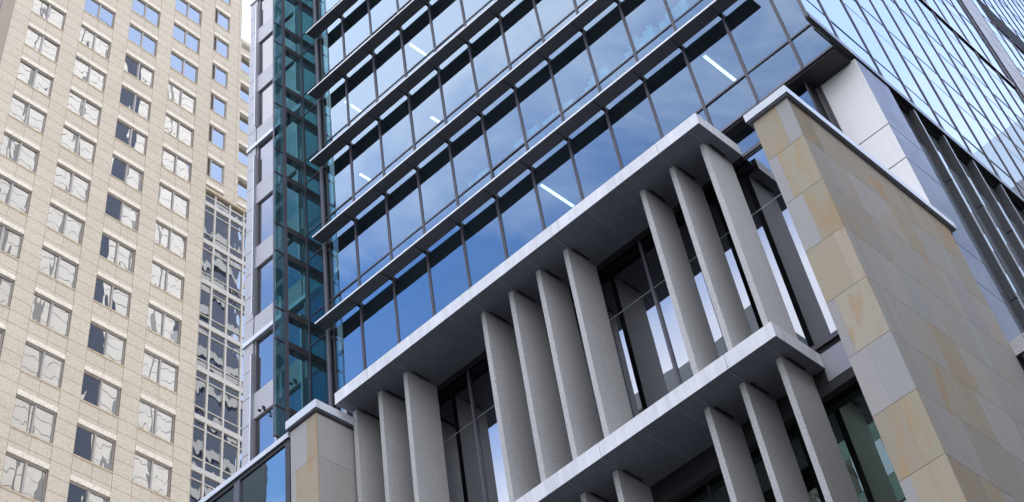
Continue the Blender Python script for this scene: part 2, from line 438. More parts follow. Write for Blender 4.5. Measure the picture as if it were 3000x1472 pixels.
# ================================================================== 3. stone piers
PAL_T = [(.41, .35, .262), (.425, .37, .285), (.385, .333, .255), (.445, .39, .305)]
PAL_G = [(.40, .38, .375), (.42, .40, .395), (.385, .365, .35), (.395, .375, .37)]
PAL_S = [(.40, .365, .325), (.38, .355, .335), (.41, .38, .345), (.37, .335, .29), (.39, .36, .33), (.40, .34, .25), (.385, .325, .235)]
def jit(c, k=.05): 
    r = random.uniform(1 - k, 1 + k); return tuple(x * r * random.uniform(.985, 1.015) for x in c)
def pier(name, label, x0, x1, y0, y1, courses, fronts, cop, sides):
    t = thing(name, label, 'stone pier', ((x0 + x1) / 2, (y0 + y1) / 2, GZ)); b = at(t)
    mb = MB(); T = .05; g = .004
    mb.box(x0 + T * .8, x1 - T * .8, y0 + T * .8, y1 - T * .8, GZ, courses[0] - .01, 'mortar')
    for i, (zt, zb) in enumerate(zip(courses[:-1], courses[1:])):
        f, ca, cb = fronts[i % len(fronts)]
        xm = x0 + f * (x1 - x0)
        p = lambda k: jit(random.choice({'t': PAL_T, 'g': PAL_G, 's': PAL_S}[k]))
        if f in (0, 1): mb.box(x0, x1, y0, y0 + T, zb + g, zt - g, 'stone', p(ca))
        else:
            mb.box(x0, xm - .001, y0, y0 + T, zb + g, zt - g, 'stone', p(ca)); mb.box(xm + .001, x1, y0, y0 + T, zb + g, zt - g, 'stone', p(cb))
        # side courses: long stones of mixed lengths
        y = y0 + T + .002; n = 0
        while y < y1 - .05:
            w = random.choice((.42, .55, .7, .95, 1.3, 1.6)); ye = min(y1, y + w)
            if y1 - ye < .3: ye = y1
            c = (p('s') if sides else p('g')) if (i > 0 or not sides) else jit(PAL_T[2], .05)
            if i == 0 and sides and random.random() < .3: c = jit((.30, .235, .16))
            mb.box(x1 - T, x1, y, ye - .0015, zb + g, zt - g, 'stone', c)
            mb.box(x0, x0 + T, y, ye - .0015, zb + g, zt - g, 'stone', p('s'))
            y = ye; n += 1
    mb.build('cladding', t, b)
    zt, zb, o, yf = cop
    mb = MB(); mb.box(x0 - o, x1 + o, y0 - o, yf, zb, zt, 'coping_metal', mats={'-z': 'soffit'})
    c = mb.build('coping', t, b, .008)
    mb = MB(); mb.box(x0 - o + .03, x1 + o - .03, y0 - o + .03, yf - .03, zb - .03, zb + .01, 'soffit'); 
    mb.box(x0 + .012, x1 - .012, y0 + .012, yf - .12, zb - .14, zb + .005, 'mortar'); mb.build('drip', c, b)
    return t
k = .9945
cz = [20.92 - .12] + [v * k for v in (19.856, 18.655, 17.425, 16.205, 15.006, 13.806, 12.591, 11.38, 10.17, 8.96, 7.7, 6.4, 5.1, 3.8, 2.5, 1.2, -.2)] + [GZ]
cz[0] = 20.86
pier('stone_pier', 'tall tan sandstone pier with sloping side wall and white coping, at the right', -8.195, -7.30, 19.89, 26.01,
     cz, [(.66, 't', 'g'), (.25, 'g', 't'), (.45, 'g', 't'), (.72, 't', 't'), (.2, 'g', 't'), (.45, 'g', 'g'), (.6, 't', 't'), (.22, 'g', 't')],
     (21.10, 20.895, .10, 26.26), True)
cl = [25.04, 23.705, 22.28, 20.9, 19.5, 18.1, 16.7, 15.3, 13.9, 12.5, 11, 9.5, 8, 6.5, 5, 3.5, 2, .5, GZ]
pier('stone_pier', 'short grey and tan sandstone pier with white coping between teal glass and stone fins', -25.496, -24.44, 22.58, 24.9,
     cl, [(.62, 'g', 's'), (.2, 'g', 's'), (.6, 's', 'g')], (25.396, 25.135, .10, 24.95), False)

# ================================================================== 4. side wing with the mirror-glass face
wing = thing('side_wing', 'tall mirror glass side wing with close vertical fins overhanging the corner', 'office wing', (-9, 45, GZ))
B = at(wing)
XW = -7.34; WT = 64.0
my = [25.3, 27.33, 28.84, 30.31, 31.79, 33.27, 34.75, 36.21, 37.69, 39.15, 40.64, 42.2, 43.8]
far = [46.68, 48.19, 49.6, 51.0, 52.4, 53.8, 55.2, 56.6, 58.0, 59.4, 60.8, 62.2]
wz = [27.02] + [27.96 + 3.59 * i for i in range(11)]
def ypane(mb, y0, y1, z0, z1, mat, x=XW, j=.003):
    a, b, c = [random.uniform(-j, j) for _ in range(3)]
    mb.quad([(x + a, y0, z0), (x + b, y1, z0), (x + c, y1, z1), (x + a + c - b, y0, z1)], mat)
def wing_bays(ys, zlo):
    for a, b in zip(ys[:-1], ys[1:]):
        if a == 43.8: continue
        for z0, z1 in zip(wz[:-1], wz[1:]):
            if z1 < zlo: continue
            if z0 > 30 + (b - 23) * 1.12: continue
            z0 = max(z0, zlo)
            mb = MB(); zm = z1 - 1.13
            if zm > z0 + .3:
                ypane(mb, a + .02, b - .02, z0 + .015, zm - .008, 'wglass'); ypane(mb, a + .02, b - .02, zm + .008, z1 - .015, 'wglass')
            else: ypane(mb, a + .02, b - .02, z0 + .015, z1 - .015, 'wglass')
            mb.build('window', wing, B)
wing_bays([23.84] + my, 26.9)
wing_bays(far, 26.9)
for y in my + far:
    mb = MB(); zt = min(WT, 34 + (y - 23) * 1.15)
    mb.box(XW - .05, XW + .03, y - .032, y + .032, 27.04, zt, 'mullion'); mb.build('mullion', wing, B)
for y in (43.66, 44.22, 46.60): 
    mb = MB(); mb.box(XW - .05, XW + .05, y - .02, y + .02, 27.04, WT, 'mullion'); mb.build('mullion', wing, B)
for i, z in enumerate(wz[1:]):
    mb = MB(); 
    if i == 3: mb.box(XW - .05, XW + .06, 23.84, 43.7, z - .16, z - .11, 'dark'); mb.box(XW - .05, XW + .05, 23.84, 43.7, z - .11, z + .02, 'lilac_trim')
    else: mb.box(XW - .05, XW + .014, 23.84, 62, z - .014, z + .014, 'mullion')
    mb.build('transom', wing, B)
for i, z in enumerate(wz[1:]):
    mb = MB(); mb.box(XW - .05, XW + .006, 23.84, 62, z - 1.135, z - 1.125, 'mull_edge'); mb.build('transom', wing, B)
# edge fascia, corner return, soffit
mb = MB(); mb.box(XW - .10, XW + .034, 23.86, 62.0, 26.80, 27.02, 'blue_panel', mats={'-z': 'dark', '-y': 'dark'}); mb.build('fascia', wing, B, .004)
mb = MB(); mb.box(-7.485, XW - .06, 24.21, 24.40, 26.74, 60, 'mullion'); mb.box(-7.42, XW + .02, 23.82, 23.86, 26.85, 60, 'mullion'); mb.build('corner_post', wing, B)
mb = MB(); mb.box(-7.485, XW - .11, 24.24, 62, 26.734, 26.82, 'dark'); mb.box(-8.7, -7.485, 24.42 + .75, 62, 26.738, 26.83, 'dark'); mb.build('soffit', wing, B)
mb = MB(); mb.box(-8.4, -7.60, 25.4, 62, 27.05, WT, 'core'); mb.box(-20, -7.42, 46, 70, WT, WT + .4, 'white_metal'); mb.build('wall', wing, B)
# pilaster of pale panels running up the wing
mb = MB(); zs_ = [27.04]; z = 27.0 + .95
while z < WT: zs_.append(z); z += 1.178 if len(zs_) % 2 else 2.42 - 1.178
for a, b in zip(zs_[:-1], zs_[1:]):
    mb.box(XW - .04, XW + .03, 44.24, 45.40, a + .018, b - .018, 'pilaster'); mb.box(XW - .04, XW + .03, 45.44, 46.58, a + .018, b - .018, 'pilaster')
mb.box(XW - .05, XW - .02, 44.24, 46.58, 27.04, WT, 'slot'); mb.build('pilaster', wing, B)
# dark louvred plant band beyond the pilaster
mb = MB(); mb.box(XW - .05, XW + .06, 48.22, 66, 46.45, 48.2, 'dark')
for q in range(9): mb.box(XW + .06, XW + .075, 48.24, 66, 46.5 + q * .19, 46.6 + q * .19, 'slot')
mb.box(XW - .05, XW + .05, 48.22, 66, 46.36, 46.45, 'mullion'); mb.build('louvre_band', wing, B)

# gunmetal blades and recessed glass below the overhang
mb = MB(); ypane(mb, 27.45, 62, 8, 26.7, 'wglass', -8.05); mb.build('recessed_glazing', wing, B)
mb = MB(); mb.box(-8.03, -7.57, 27.42, 62, 25.32, 26.728, 'slot'); mb.build('soffit', wing, B)
mb = MB(); ypane(mb, 27.42, 27.54, GZ, 25.3, 'wglass', -7.385, .0005); mb.build('glass_strip', wing, B)
yb = [28.67 + 1.48 * i for i in range(16)]
for y in yb:
    mb = MB()
    for z0, z1 in ((GZ, 12.0), (12.03, 16.4), (16.43, 20.25), (20.28, 24.08), (24.11, 26.73)):
        mb.box(-7.60, -7.35, y - .09, y, z0, z1, 'blade', mats={'+x': 'blade_edge'})
        mb.box(-7.62, -7.53, y - .55, y - .092, z0, min(z1, 25.3), 'blade')
    mb.build('blade_column', wing, B)
    mb = MB(); ypane(mb, y + .025, y + .27, GZ, 25.3, 'wglass', -7.385, .0008); mb.build('glass_strip', wing, B)

# ================================================================== 5. pale clad pillar under the overhang
pil = thing('clad_pillar', 'broad pillar with blush white front panels and satin blue grey side', 'pillar', (-7.93, 26.6, GZ)); B = at(pil)
mb = MB(); zz = [26.733, 24.265, 23.09, 20.6, 19.44, 16.9, 15.7, 13.2, 12.0, 8, 4, GZ]
for a, b in zip(zz[1:], zz[:-1]): mb.box(-8.50, -7.36, 25.845, 25.89, a + .016, b - .016 if b != zz[0] else b, 'pale_panel')
mb.build('front_panel', pil, B, .003)
mb = MB()
for a, b in zip(zz[1:], zz[:-1]): mb.box(-7.40, -7.35, 25.893, 27.40, a + .014, b - .014 if b != zz[0] else b, 'blue_panel')
mb.build('side_panel', pil, B, .003)
mb = MB(); mb.box(-8.48, -7.39, 25.88, 27.38, GZ, 26.7, 'slot'); mb.build('core', pil, B)

# ledge on the far side of the big pier
led = thing('stone_ledge', 'grey panelled ledge poking out past the big stone pier at the right edge', 'ledge', (-6.6, 26.5, 17)); B = at(led)
mb = MB(); mb.box(-7.32, -6.98, 26.02, 28.0, 17.33, 17.68, 'lilac', mats={'-z': 'soffit'}); mb.box(-6.965, -5.6, 26.02, 28.0, 17.33, 17.68, 'lilac', mats={'-z': 'soffit'}); mb.build('fascia', led, B, .004)
mb = MB(); mb.box(-7.20, -5.7, 26.10, 27.9, 10, 17.33, 'soffit'); mb.box(-6.95, -5.5, 26.04, 26.09, 10, 17.3, 'lilac'); mb.build('panel', led, B)

# ================================================================== 6. teal glass screen at the inner corner
tg = thing('glass_screen', 'tall teal glass screen standing out at the left end of the blue facade', 'glass screen', (-27.2, 24.6, GZ)); B = at(tg)
XT = -27.37
hz_ = sorted([27.6 + 3.665 * i + (.1 if i else 0) for i in range(8)] + [30.1 + 3.69 * i for i in range(8)])
hz_ = [z for z in hz_ if z < 56]
tz = [26.53] + hz_ + [56]
cols = [(23.63, 24.05), (24.20, 25.05), (25.17, 25.90)]
for a, b in cols:
    for z0, z1 in zip(tz[:-1], tz[1:]):
        mb = MB(); mb.quad([(XT, a, z0 + .05), (XT, b, z0 + .05), (XT, b, z1 - .05), (XT, a, z1 - .05)], 'teal'); mb.build('pane', tg, B)
for y0, y1, d in ((23.612, 23.64, .05), (24.05, 24.20, .16), (25.05, 25.17, .10), (25.90, 26.10, .2)):
    mb = MB(); mb.box(XT - d, XT + .02, y0, y1, 26.5, 56, 'dark', mats={'+x': 'mullion', '-y': 'mullion'}); mb.build('mullion', tg, B)
for z in tz:
    mb = MB(); mb.box(XT - .03, XT + .012, 23.64, 24.05, z - .03, z + .03, 'dark')
    mb.box(XT - .22, XT + .012, 24.20, 25.05, z - .13, z + .13, 'dark'); mb.box(XT - .22, XT + .012, 25.17, 25.9, z - .13, z + .13, 'dark'); mb.build('transom', tg, B)
# clear front bay that runs on from the blue facade
for x0, x1 in ((XT + .03, -26.55), (-26.36, -26.21)):
    zz_ = [25.6] + sorted([TR[k] for k in range(7)] + [SH[k] for k in range(7)]) + [TOP]
    for z0, z1 in zip(zz_[:-1], zz_[1:]):
        mb = MB(); mb.quad([(x0, YG, z0 + .02), (x1, YG, z0 + .02), (x1, YG, z1 - .02), (x0, YG, z1 - .02)], 'teal'); mb.build('pane', tg, B)
mb = MB(); mb.box(-26.55, -26.36, YG - .05, YG + .25, 25.6, 56, 'mullion', mats={'+x': 'dark'}); mb.box(-26.49, -26.42, YG - .07, YG - .05, 25.6, 56, 'mull_edge'); mb.build('mullion', tg, B)
for z in TR[:7] + SH[:7]:
    mb = MB(); mb.box(XT, -26.2, YG - .02, YG + .03, z - .018, z + .018, 'mullion'); mb.build('transom', tg, B)
for z in hz_: 
    mb = MB(); mb.box(-26.36, -26.2, YG - .012, YG + .05, z - .05, z + .05, 'dark'); mb.build('transom', tg, B)

# ================================================================== 7. pale panelled building
pan = thing('panelled_building', 'pale lilac stone building with slim vertical windows behind the teal glass', 'building', (-31, 48, GZ)); B = at(pan)
YW = 28.8; X0 = -35.16; PT = 123.0; st2 = 3.64
fx = [-34.60 + 1.42 * i for i in range(6)]
wb = [34.84 + st2 * i for i in range(-4, 8)]           # window bottoms
mb = MB()
mb.box(X0 + .02, -26.15, YW + .45, 65.38, GZ, PT, 'core')
mb.box(X0 + .02, -26.15, YW + .42, YW + .45, 62.0, PT, 'lilac')
zj = [34.84 + st2 / 3 * i for i in range(-26, 24)]
for a, b in zip(zj[:-1], zj[1:]): mb.box(X0, fx[0] - .012, YW, YW + .3, a + .016, b - .016, 'lilac')
mb.box(X0 + .01, fx[0] - .02, YW + .02, YW + .3, GZ, 62, 'slot')
for w in wb:   # spandrels
    for a in fx: mb.box(a + .06, min(a + 1.42 - .012, -26.2), YW, YW + .3, w - 1.14 + .012, w - .014, 'lilac')
mb.build('wall', pan, B)
for i, w in enumerate(wb):
    top = w + st2 - 1.14
    for j, a in enumerate(fx):
        if j > 3: continue
        mb = MB(); pane(mb, a + .15, a + 1.42, YW + .10, w, top, 'lglass')
        wd = mb.build('window', pan, B)
        fr = MB(); fr.box(a + .06, a + .15, YW + .03, YW + .22, w, top, 'reveal'); fr.box(a + .15, a + 1.42, YW + .06, YW + .2, w - .003, w + .03, 'dark'); fr.build('frame', wd, B)  # reveal's shadow is put into its dark grey
grp = []
for s in range(-2, 4):       # trim: fins three storeys high with a bright ledge at the head
    zb, zt = 38.52 + 10.92 * s, 38.52 + 10.92 * s + 9.1
    for j, a in enumerate(fx[:5]):
        mb = MB()
        for q in range(3):
            z0 = zb + q * st2 if q else zb + .12; z1 = min(zb + (q + 1) * st2, zt - .03) - .01
            mb.box(a - .01, a + .05, YW - .13, YW + .1, z0, z1, 'lilac_trim', mats={'+x': 'trim_shaded'})
        mb.build('fin', pan, B)
    zl = zb + 9.72
    mb = MB(); mb.box(X0 - .01, -26.3, YW - .07, YW + .1, zl - .01, zl + .20, 'lilac_trim', mats={'-z': 'trim_shaded'}); mb.build('ledge', pan, B)
# long west side wall, bright in the sun, with slots of dark window
mb = MB(); y = 29.3; i = 0
bands = [GZ + 1.22 * q for q in range(103)]
slots = []
yy = 30.2
while yy < 64:
    slots.append((yy, yy + .52)); yy += 2.85
def in_slot(y): return any(a - .01 <= y < b for a, b in slots)
edges = [YW + .32]
for a, b in slots: edges += [a, b]
edges += [65.4]
for e0, e1 in zip(edges[::2], edges[1::2]):
    e0 = e0 if e0 == edges[0] else e0
    for z0, z1 in zip(bands[:-1], bands[1:]): mb.box(X0, X0 + .06, e0, e1, z0 + .03, min(z1 - .03, PT), 'west_stone')
mb.build('side_wall', pan, B)
for n, (a, b) in enumerate(slots):
    mb = MB()
    mb.quad([(X0 + .012, a, GZ), (X0 + .012, b, GZ), (X0 + .012, b, PT), (X0 + .012, a, PT)], 'slot_glass'); mb.build('side_window', pan, B)
mb = MB(); mb.quad([(X0 - .02, 54.9, GZ), (X0 - .02, 57.0, GZ), (X0 - .02, 57.0, PT), (X0 - .02, 54.9, PT)], 'navy'); mb.build('side_glazing', pan, B)

mb = MB(); mb.box(X0 + .25, -27, 65.42, 73.0, GZ, 112, 'navy')  # unseen dark mass added to darken reflections in the tower's glazed strip
for q in range(30): mb.box(X0 + .10, X0 + .26, 65.42, 73.0, 2 + q * 3.64, 2.9 + q * 3.64, 'far_grey')
mb.build('reflected_mass', pan, B)

# security cameras on that building
cam_t = thing('security_camera', 'small dark pair of security cameras on the pale stone wall left of the teal glass', 'security camera', (-33.88, 28.74, 33.72), 0, 'security cameras')
mb = MB(); mb.box(-.03, .03, 0, .06, -.035, .035, 'dark'); mb.box(-.14, .14, -.08, -.06, -.01, .01, 'dark'); mb.box(-.01, .01, -.08, 0, -.01, .01, 'dark'); mb.build('bracket', cam_t)
for sx in (-1, 1):
    mb = MB(); mb.box(sx * .12 - .025, sx * .12 + .025, -.17, -.04, -.06, -.008, 'dark'); mb.box(sx * .12 - .033, sx * .12 + .033, -.19, -.05, -.008, .004, 'dark'); mb.build('camera_body', cam_t, (0, 0, 0), .01)
dup(cam_t, (-32.15, 28.74, 33.80), 'small dark pair of security cameras seen through the teal glass')

# ================================================================== 8. low glazed annexe, bottom left
an = thing('glazed_annexe', 'dark glazed annexe with white parapet in the bottom left foreground', 'annexe', (-28.5, 23.5, GZ)); B = at(an)
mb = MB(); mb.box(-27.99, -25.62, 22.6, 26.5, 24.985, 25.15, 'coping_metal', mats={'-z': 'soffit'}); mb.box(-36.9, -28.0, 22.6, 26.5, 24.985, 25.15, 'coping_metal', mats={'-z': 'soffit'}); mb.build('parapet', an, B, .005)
mb = MB(); mb.box(-36.8, -25.64, 22.66, 26.4, 24.86, 24.98, 'dark'); mb.build('head_frame', an, B)
for a, b in ((-36.6, -33.4), (-33.2, -30.7), (-30.5, -27.95), (-27.71, -25.80)):
    mb = MB(); pane(mb, a, b, 22.70, 10, 24.86, 'aglass'); mb.build('window', an, B)
for a, b in ((-33.4, -33.2), (-30.7, -30.5), (-27.95, -27.71), (-25.79, -25.60)):
    mb = MB(); mb.box(a, b, 22.64, 22.95, GZ, 24.86, 'mullion' if a < -26 else 'dark'); mb.build('mullion', an, B)
mb = MB(); mb.box(-36.6, -25.7, 26.0, 26.3, GZ, 24.8, 'far_grey'); mb.box(-36.6, -25.7, 22.9, 26.2, 24.2, 24.3, 'ceiling'); mb.build('back_wall', an, B)
mb = MB()
for z in (23.6, 23.2, 21.9): mb.box(-36.6, -25.8, 23.3, 23.36, z, z + .05, 'lilac_trim')
mb.build('rail', an, B)

# ================================================================== 9. granite tower, far left
AZ = math.radians(-2.098); K = 1.455; D = 58.2
tw = thing('granite_tower', 'tall buff granite office tower with a grid of paired square windows', 'tower', (0, 0, GZ), -AZ)
# local frame: +y runs along the visible face, +x points out of it, face plane at x = -D
OZ = -GZ
def zl(z): return z
U0 = 20.45 * K; U1 = 34.67 * K; U2 = 42 * K; ST3 = 2.475 * K; ZB = 34.68 * K; TT = 106.0
W0, PW, WW = 21.40 * K, 2.80 * K, 1.855 * K
M['granite'] = m_granite_wall('buff_granite', W0, PW, WW, ZB - GZ, ST3)
xf = -D
ORG = (0, 0, GZ)
colsT = [(W0 + PW * i, W0 + PW * i + WW) for i in range(4)]
EC = (32.63 * K, 33.755 * K)
HOPEN = 1.415 * K       # opening height above sill line
REC = .15
wall = MB()
wall.box(xf - 24, xf - REC - .6, U0 + .3, U1, GZ, TT, 'core')
wall.box(xf - 24, xf - .7, U0, U0 + .3, GZ, TT, 'granite')
zr = [ZB + ST3 * i for i in range(-15, 16)]
piers_ = [(U0, colsT[0][0])] + [(colsT[i][1], colsT[i + 1][0]) for i in range(3)] + [(colsT[3][1], EC[0]), (EC[1], U1)]
zt_e = 52.3 * K       # where the glazed strip takes over below column E
for a, b in piers_[:-1]: wall.box(xf - .7, xf, a, b, GZ, TT, 'granite')
wall.box(xf - .7, xf, EC[1], U1, zt_e + .25, TT, 'granite')
for a, b in colsT:
    for z in zr:
        if z > TT - 3: continue
        wall.box(xf - .7, xf - .004, a, b, z + HOPEN + .33, min(z + ST3, TT), 'granite')
    wall.box(xf - .7, xf - .004, a, b, zr[-1], TT, 'granite')
hz = ST3 * .5
for z in zr:
    if z + hz < zt_e + .7 or z > TT - 3: continue
    wall.box(xf - .7, xf - .004, EC[0], EC[1], z + hz + HOPEN + .33, min(z + ST3 + hz, TT), 'granite')
wall.build('wall', tw, ORG)
lint = MB(); sil = MB()
def twindow(a, b, z, split, pale):
    h = HOPEN; x = xf - REC
    mb = MB(); zc = z + h
    def tp(y0, y1):
        j = .010
        p, q, r = [random.uniform(-j, j) for _ in range(3)]
        mb.quad([(x + p, y0, z + .05), (x + q, y1, z + .05), (x + r, y1, zc - .08), (x + p + r - q, y0, zc - .08)], 'tglass')
    if split:
        m = (a + b) / 2; tp(a + .04, m - .05); tp(m + .05, b - .09)
    else: tp(a + .42, b - .08)
    w = mb.build('window', tw, ORG)
    f = MB()
    f.box(x - .06, x + .05, b - .08, b, z, zc, 'tframe'); f.box(x - .06, x + .03, a, a + .05, z, zc, 'tframe')
    f.box(x - .06, x + .04, a, b, zc - .10, zc, 'tframe')
    if split: f.box(x - .06, x + .09, (a + b) / 2 - .06, (a + b) / 2 + .06, z, zc - .14, 'tframe')
    else: f.box(x - .06, x + .08, a + .33, a + .44, z, zc - .14, 'tframe'); f.box(x - .2, x - .1, a, a + .33, z, zc - .14, 'reveal')
    f.build('frame', w, ORG)
    s = MB(); s.box(x - .1, xf + .035, a - .01, b + .01, z - .07, z + .03, 'sill'); s.build('sill', w, ORG)
    l = MB(); l.box(xf - .7, xf + .012, a + .008, b - .008, zc + .004, zc + .325, 'lintel'); l.build('lintel', w, ORG)
vis = [(26, 64), (30, 94), (32, 98), (34, 102)]
rows_vis = [(33.0, 83.0), (33.0, 90.0), (36.0, 95.0), (40.0, 99.0)]
for (a, b), (lo, hi) in zip(colsT, [(60, 86), (44, 92), (44, 96), (42, 100)]):
    for z in zr:
        if z + ST3 < lo - 16 or z > min(hi, TT - 3.5): continue
        twindow(a, b, z, True, True)
for z in zr:
    z += hz
    if z < zt_e + .8 or z > TT - 3.5: continue
    twindow(EC[0], EC[1], z, False, False)
# glazed strip of bands below column E
strip = MB()
ya, yb_ = EC[0] - .06, U1 + 1.2
zt = zt_e
gz = []
lev = ZB
sy = [ya, 33.335 * K, 34.275 * K, yb_]
z = zt_e - .1
first = 44.16 * K
k0 = [first + ST3 * i for i in range(-7, 5)]
for zb0 in k0:
    # band (spandrel) then short pane, tall pane, short pane
    segs = [(zb0 - .36, zb0, 'b'), (zb0 - .86, zb0 - .36, 'p'), (zb0 - 2.98, zb0 - .93, 'p'), (zb0 - ST3 + .0, zb0 - 3.05, 'p')]
    for s0, s1, kd in segs:
        if s0 > zt_e - .2: continue
        s1 = min(s1, zt_e - .04)
        if kd == 'b':
            mb = MB(); mb.box(xf - .5, xf - .08, ya, yb_, s0, s1, 'tband'); mb.build('spandrel', tw, ORG)
        else:
            for y0, y1 in zip(sy[:-1], sy[1:]):
                mb = MB(); j = .010; p, q, r = [random.uniform(-j, j) for _ in range(3)]; x = xf - .17
                mb.quad([(x + p, y0 + .05, s0), (x + q, y1 - .05, s0), (x + r, y1 - .05, s1), (x + p + r - q, y0 + .05, s1)], 'tglass'); mb.build('strip_window', tw, ORG)
            mb = MB(); mb.box(xf - .25, xf - .11, ya, yb_, s0 - .07, s0, 'tband'); mb.build('transom', tw, ORG)
for y in sy[1:3] + [U1 + .75]:
    mb = MB(); mb.box(xf - .25, xf - .09, y - .07, y + .07, GZ, zt_e, 'tband'); mb.build('mullion', tw, ORG)
mb = MB(); mb.box(xf - .6, xf + .04, ya, yb_, zt_e, zt_e + .22, 'sill'); mb.box(xf - .6, xf - .3, ya, yb_, zt_e + .22, zt_e + .55, 'reveal')
mb.box(xf - .7, xf + .008, EC[0] + .008, EC[1] - .008, zt_e + .53, zt_e + .86, 'lintel'); mb.box(xf - .7, xf - .006, EC[0], EC[1], zt_e + .862, ZB + ST3 * 7 + ST3 * .5, 'granite')
mb.box(xf - .7, xf - .09, U1 + .006, U1 + 2.7, zt_e + .53, zt_e + .86, 'lintel'); mb.box(xf - .7, xf - .105, U1 + .006, U1 + 2.7, zt_e + .862, ZB + ST3 * 7 + ST3 * .5, 'granite'); mb.build('cornice', tw, ORG)
# lower far wing of the tower
WTOP = 66.0 * K
wg = MB()
wg.box(xf - 20, xf - .35 - .5, U1, U2, GZ, WTOP - .3, 'core')
for z in zr:
    z += hz
    if z < zt_e + .6 or z > WTOP - 3: continue
    wg.box(xf - .7, xf - .10, U1 + .005, U2, z + HOPEN + .33, z + ST3, 'granite')
    mb = MB(); mb.quad([(xf - .42, U1 + .03, z), (xf - .42, U1 + 2.6, z), (xf - .43, U1 + 2.6, z + HOPEN), (xf - .42, U1 + .03, z + HOPEN)], 'tglass'); wd = mb.build('window', tw, ORG)
    s = MB(); s.box(xf - .45, xf - .07, U1, U1 + 2.7, z - .06, z + .03, 'sill'); s.build('sill', wd, ORG)
    l = MB(); l.box(xf - .7, xf - .09, U1 + .005, U1 + 2.7, z + HOPEN, z + HOPEN + .32, 'lintel'); l.build('lintel', wd, ORG)
wg.box(xf - .7, xf - .10, U1 + 2.7, U2, GZ, WTOP, 'granite')
wg.box(xf - 20, xf - .10, U1 + .005, U2, WTOP - 1.25, WTOP, 'granite')
wg.box(xf - 20, xf - .7, U2 - .2, U2, GZ, WTOP, 'granite')
wg.build('wing_wall', tw, ORG)
# the shaded end face: glimpses of more windows
endw = MB()
for z in zr:
    if z > TT - 3.5 or z < 60: continue
    for i in range(4):
        endw.box(xf - 4.2 - 4 * i, xf - 1.9 - 4 * i, U0 - .05, U0 + .02, z, z + HOPEN, 'reveal')
endw.build('end_window', tw, ORG)

# lamps glimpsed behind the tower glass
R0 = Matrix(((0.71310824, 0.68731229, -0.13812477), (-0.62949861, 0.541054, -0.55766663), (-0.30855817, 0.48462602, 0.8184922)))
LAMPS = [(304, 870, 'louvred ceiling lamp behind a blue pane, third column, upper'), (287, 1004, 'louvred ceiling lamp behind a blue pane, third column, lower'),
         (193, 814, 'faint louvred lamp in a second column window, upper'), (175.6, 951.6, 'faint louvred lamp in a second column window, lower'),
         (497.6, 969, 'louvred lamp in a fourth column window, upper'), (489, 1104, 'louvred lamp in a fourth column window, lower'),
         (596, 1019, 'louvred lamp at the left of the glazed strip, upper'), (591, 1150, 'louvred lamp at the left of the glazed strip, lower'),
         (676, 1212, 'louvred lamp at the right of the glazed strip, lower'), (684, 958, 'louvred lamp at the right of the glazed strip, upper')]
lampm = MB()
for q in range(6): lampm.box(-.30, .30, -.46 + q * .16, -.37 + q * .16, -.02, .0, 'tube_warm')
hous = MB(); hous.box(-.34, .34, -.50, .50, .0, .05, 'lilac_trim')
proto = None
na = Vector((math.cos(AZ), -math.sin(AZ), 0))
for u, v, lab in LAMPS:
    d = R0.transposed() @ Vector(((u - 1500) / 4169.1, (v + 249.48) / 4169.1, 1))
    p = d * (-(D + 1.2) / (na @ d))
    if proto is None:
        proto = thing('ceiling_lamp', lab, 'ceiling lamp', p, -AZ, 'louvred lamps in the granite tower')
        lampm.build('tube', proto); hous.build('housing', proto)
    else: dup(proto, p, lab)

# ================================================================== 10. neighbours seen only as reflections, plus an added shading block
def neighbour(name, label, x0, x1, y0, y1, h, mat, face, pitch=4.0, storey=3.6, gm='far_glass'):
    t = thing(name, label, 'building', ((x0 + x1) / 2, (y0 + y1) / 2, GZ)); b = at(t)
    mb = MB(); mb.box(x0, x1, y0, y1, GZ, h, mat); mb.build('wall', t, b)
    w = MB(); z = GZ + 4
    while z < h - 3:
        if face == '+y':
            x = x0 + 1
            while x < x1 - 3: w.quad([(x, y1 + .03, z), (x, y1 + .03, z + 2), (x + pitch * .6, y1 + .03, z + 2), (x + pitch * .6, y1 + .03, z)], gm); x += pitch
        elif face == '-y':
            x = x0 + 1
            while x < x1 - 3: w.quad([(x, y0 - .03, z), (x + pitch * .6, y0 - .03, z), (x + pitch * .6, y0 - .03, z + 2), (x, y0 - .03, z + 2)], gm); x += pitch
        else:
            y = y0 + 1
            while y < y1 - 3: w.quad([(x0 - .03, y, z), (x0 - .03, y, z + 2), (x0 - .03, y + pitch * .6, z + 2), (x0 - .03, y + pitch * .6, z)], gm); y += pitch
        z += storey
    o = w.build('windows', t, b); o['kind'] = 'stuff'
    return t
neighbour('corner_building', 'narrow grey building opposite, mirrored as a dark shape between the stone fins', -47, -31, -34, -15, 56, 'far_dark', '+y', 4.0, 3.6, 'lglass')
neighbour('long_building', 'dull green grey building opposite, mirrored in the lowest green glass', -38, -16, -36, -15, 47, 'far_green', '+y', 4.0, 3.6, 'lglass')
neighbour('west_building', 'tall dark building opposite, mirrored in the glazed annexe at the bottom left', -112, -78.5, -21, -15, 80, 'far_dark', '+y')
neighbour('street_end_building', 'teal glass building mirrored low in the side wing glass', -5, 44, 82, 110, 70, 'far_glass', '-y', 3.0, 3.6, 'lglass')
neighbour('shading_building', 'unseen brown building added across the side street to shade the stone pier', 13, 34, -5, 62, 30, 'far_stone', '-x')  # unseen; added to cut the light on the pier's side face

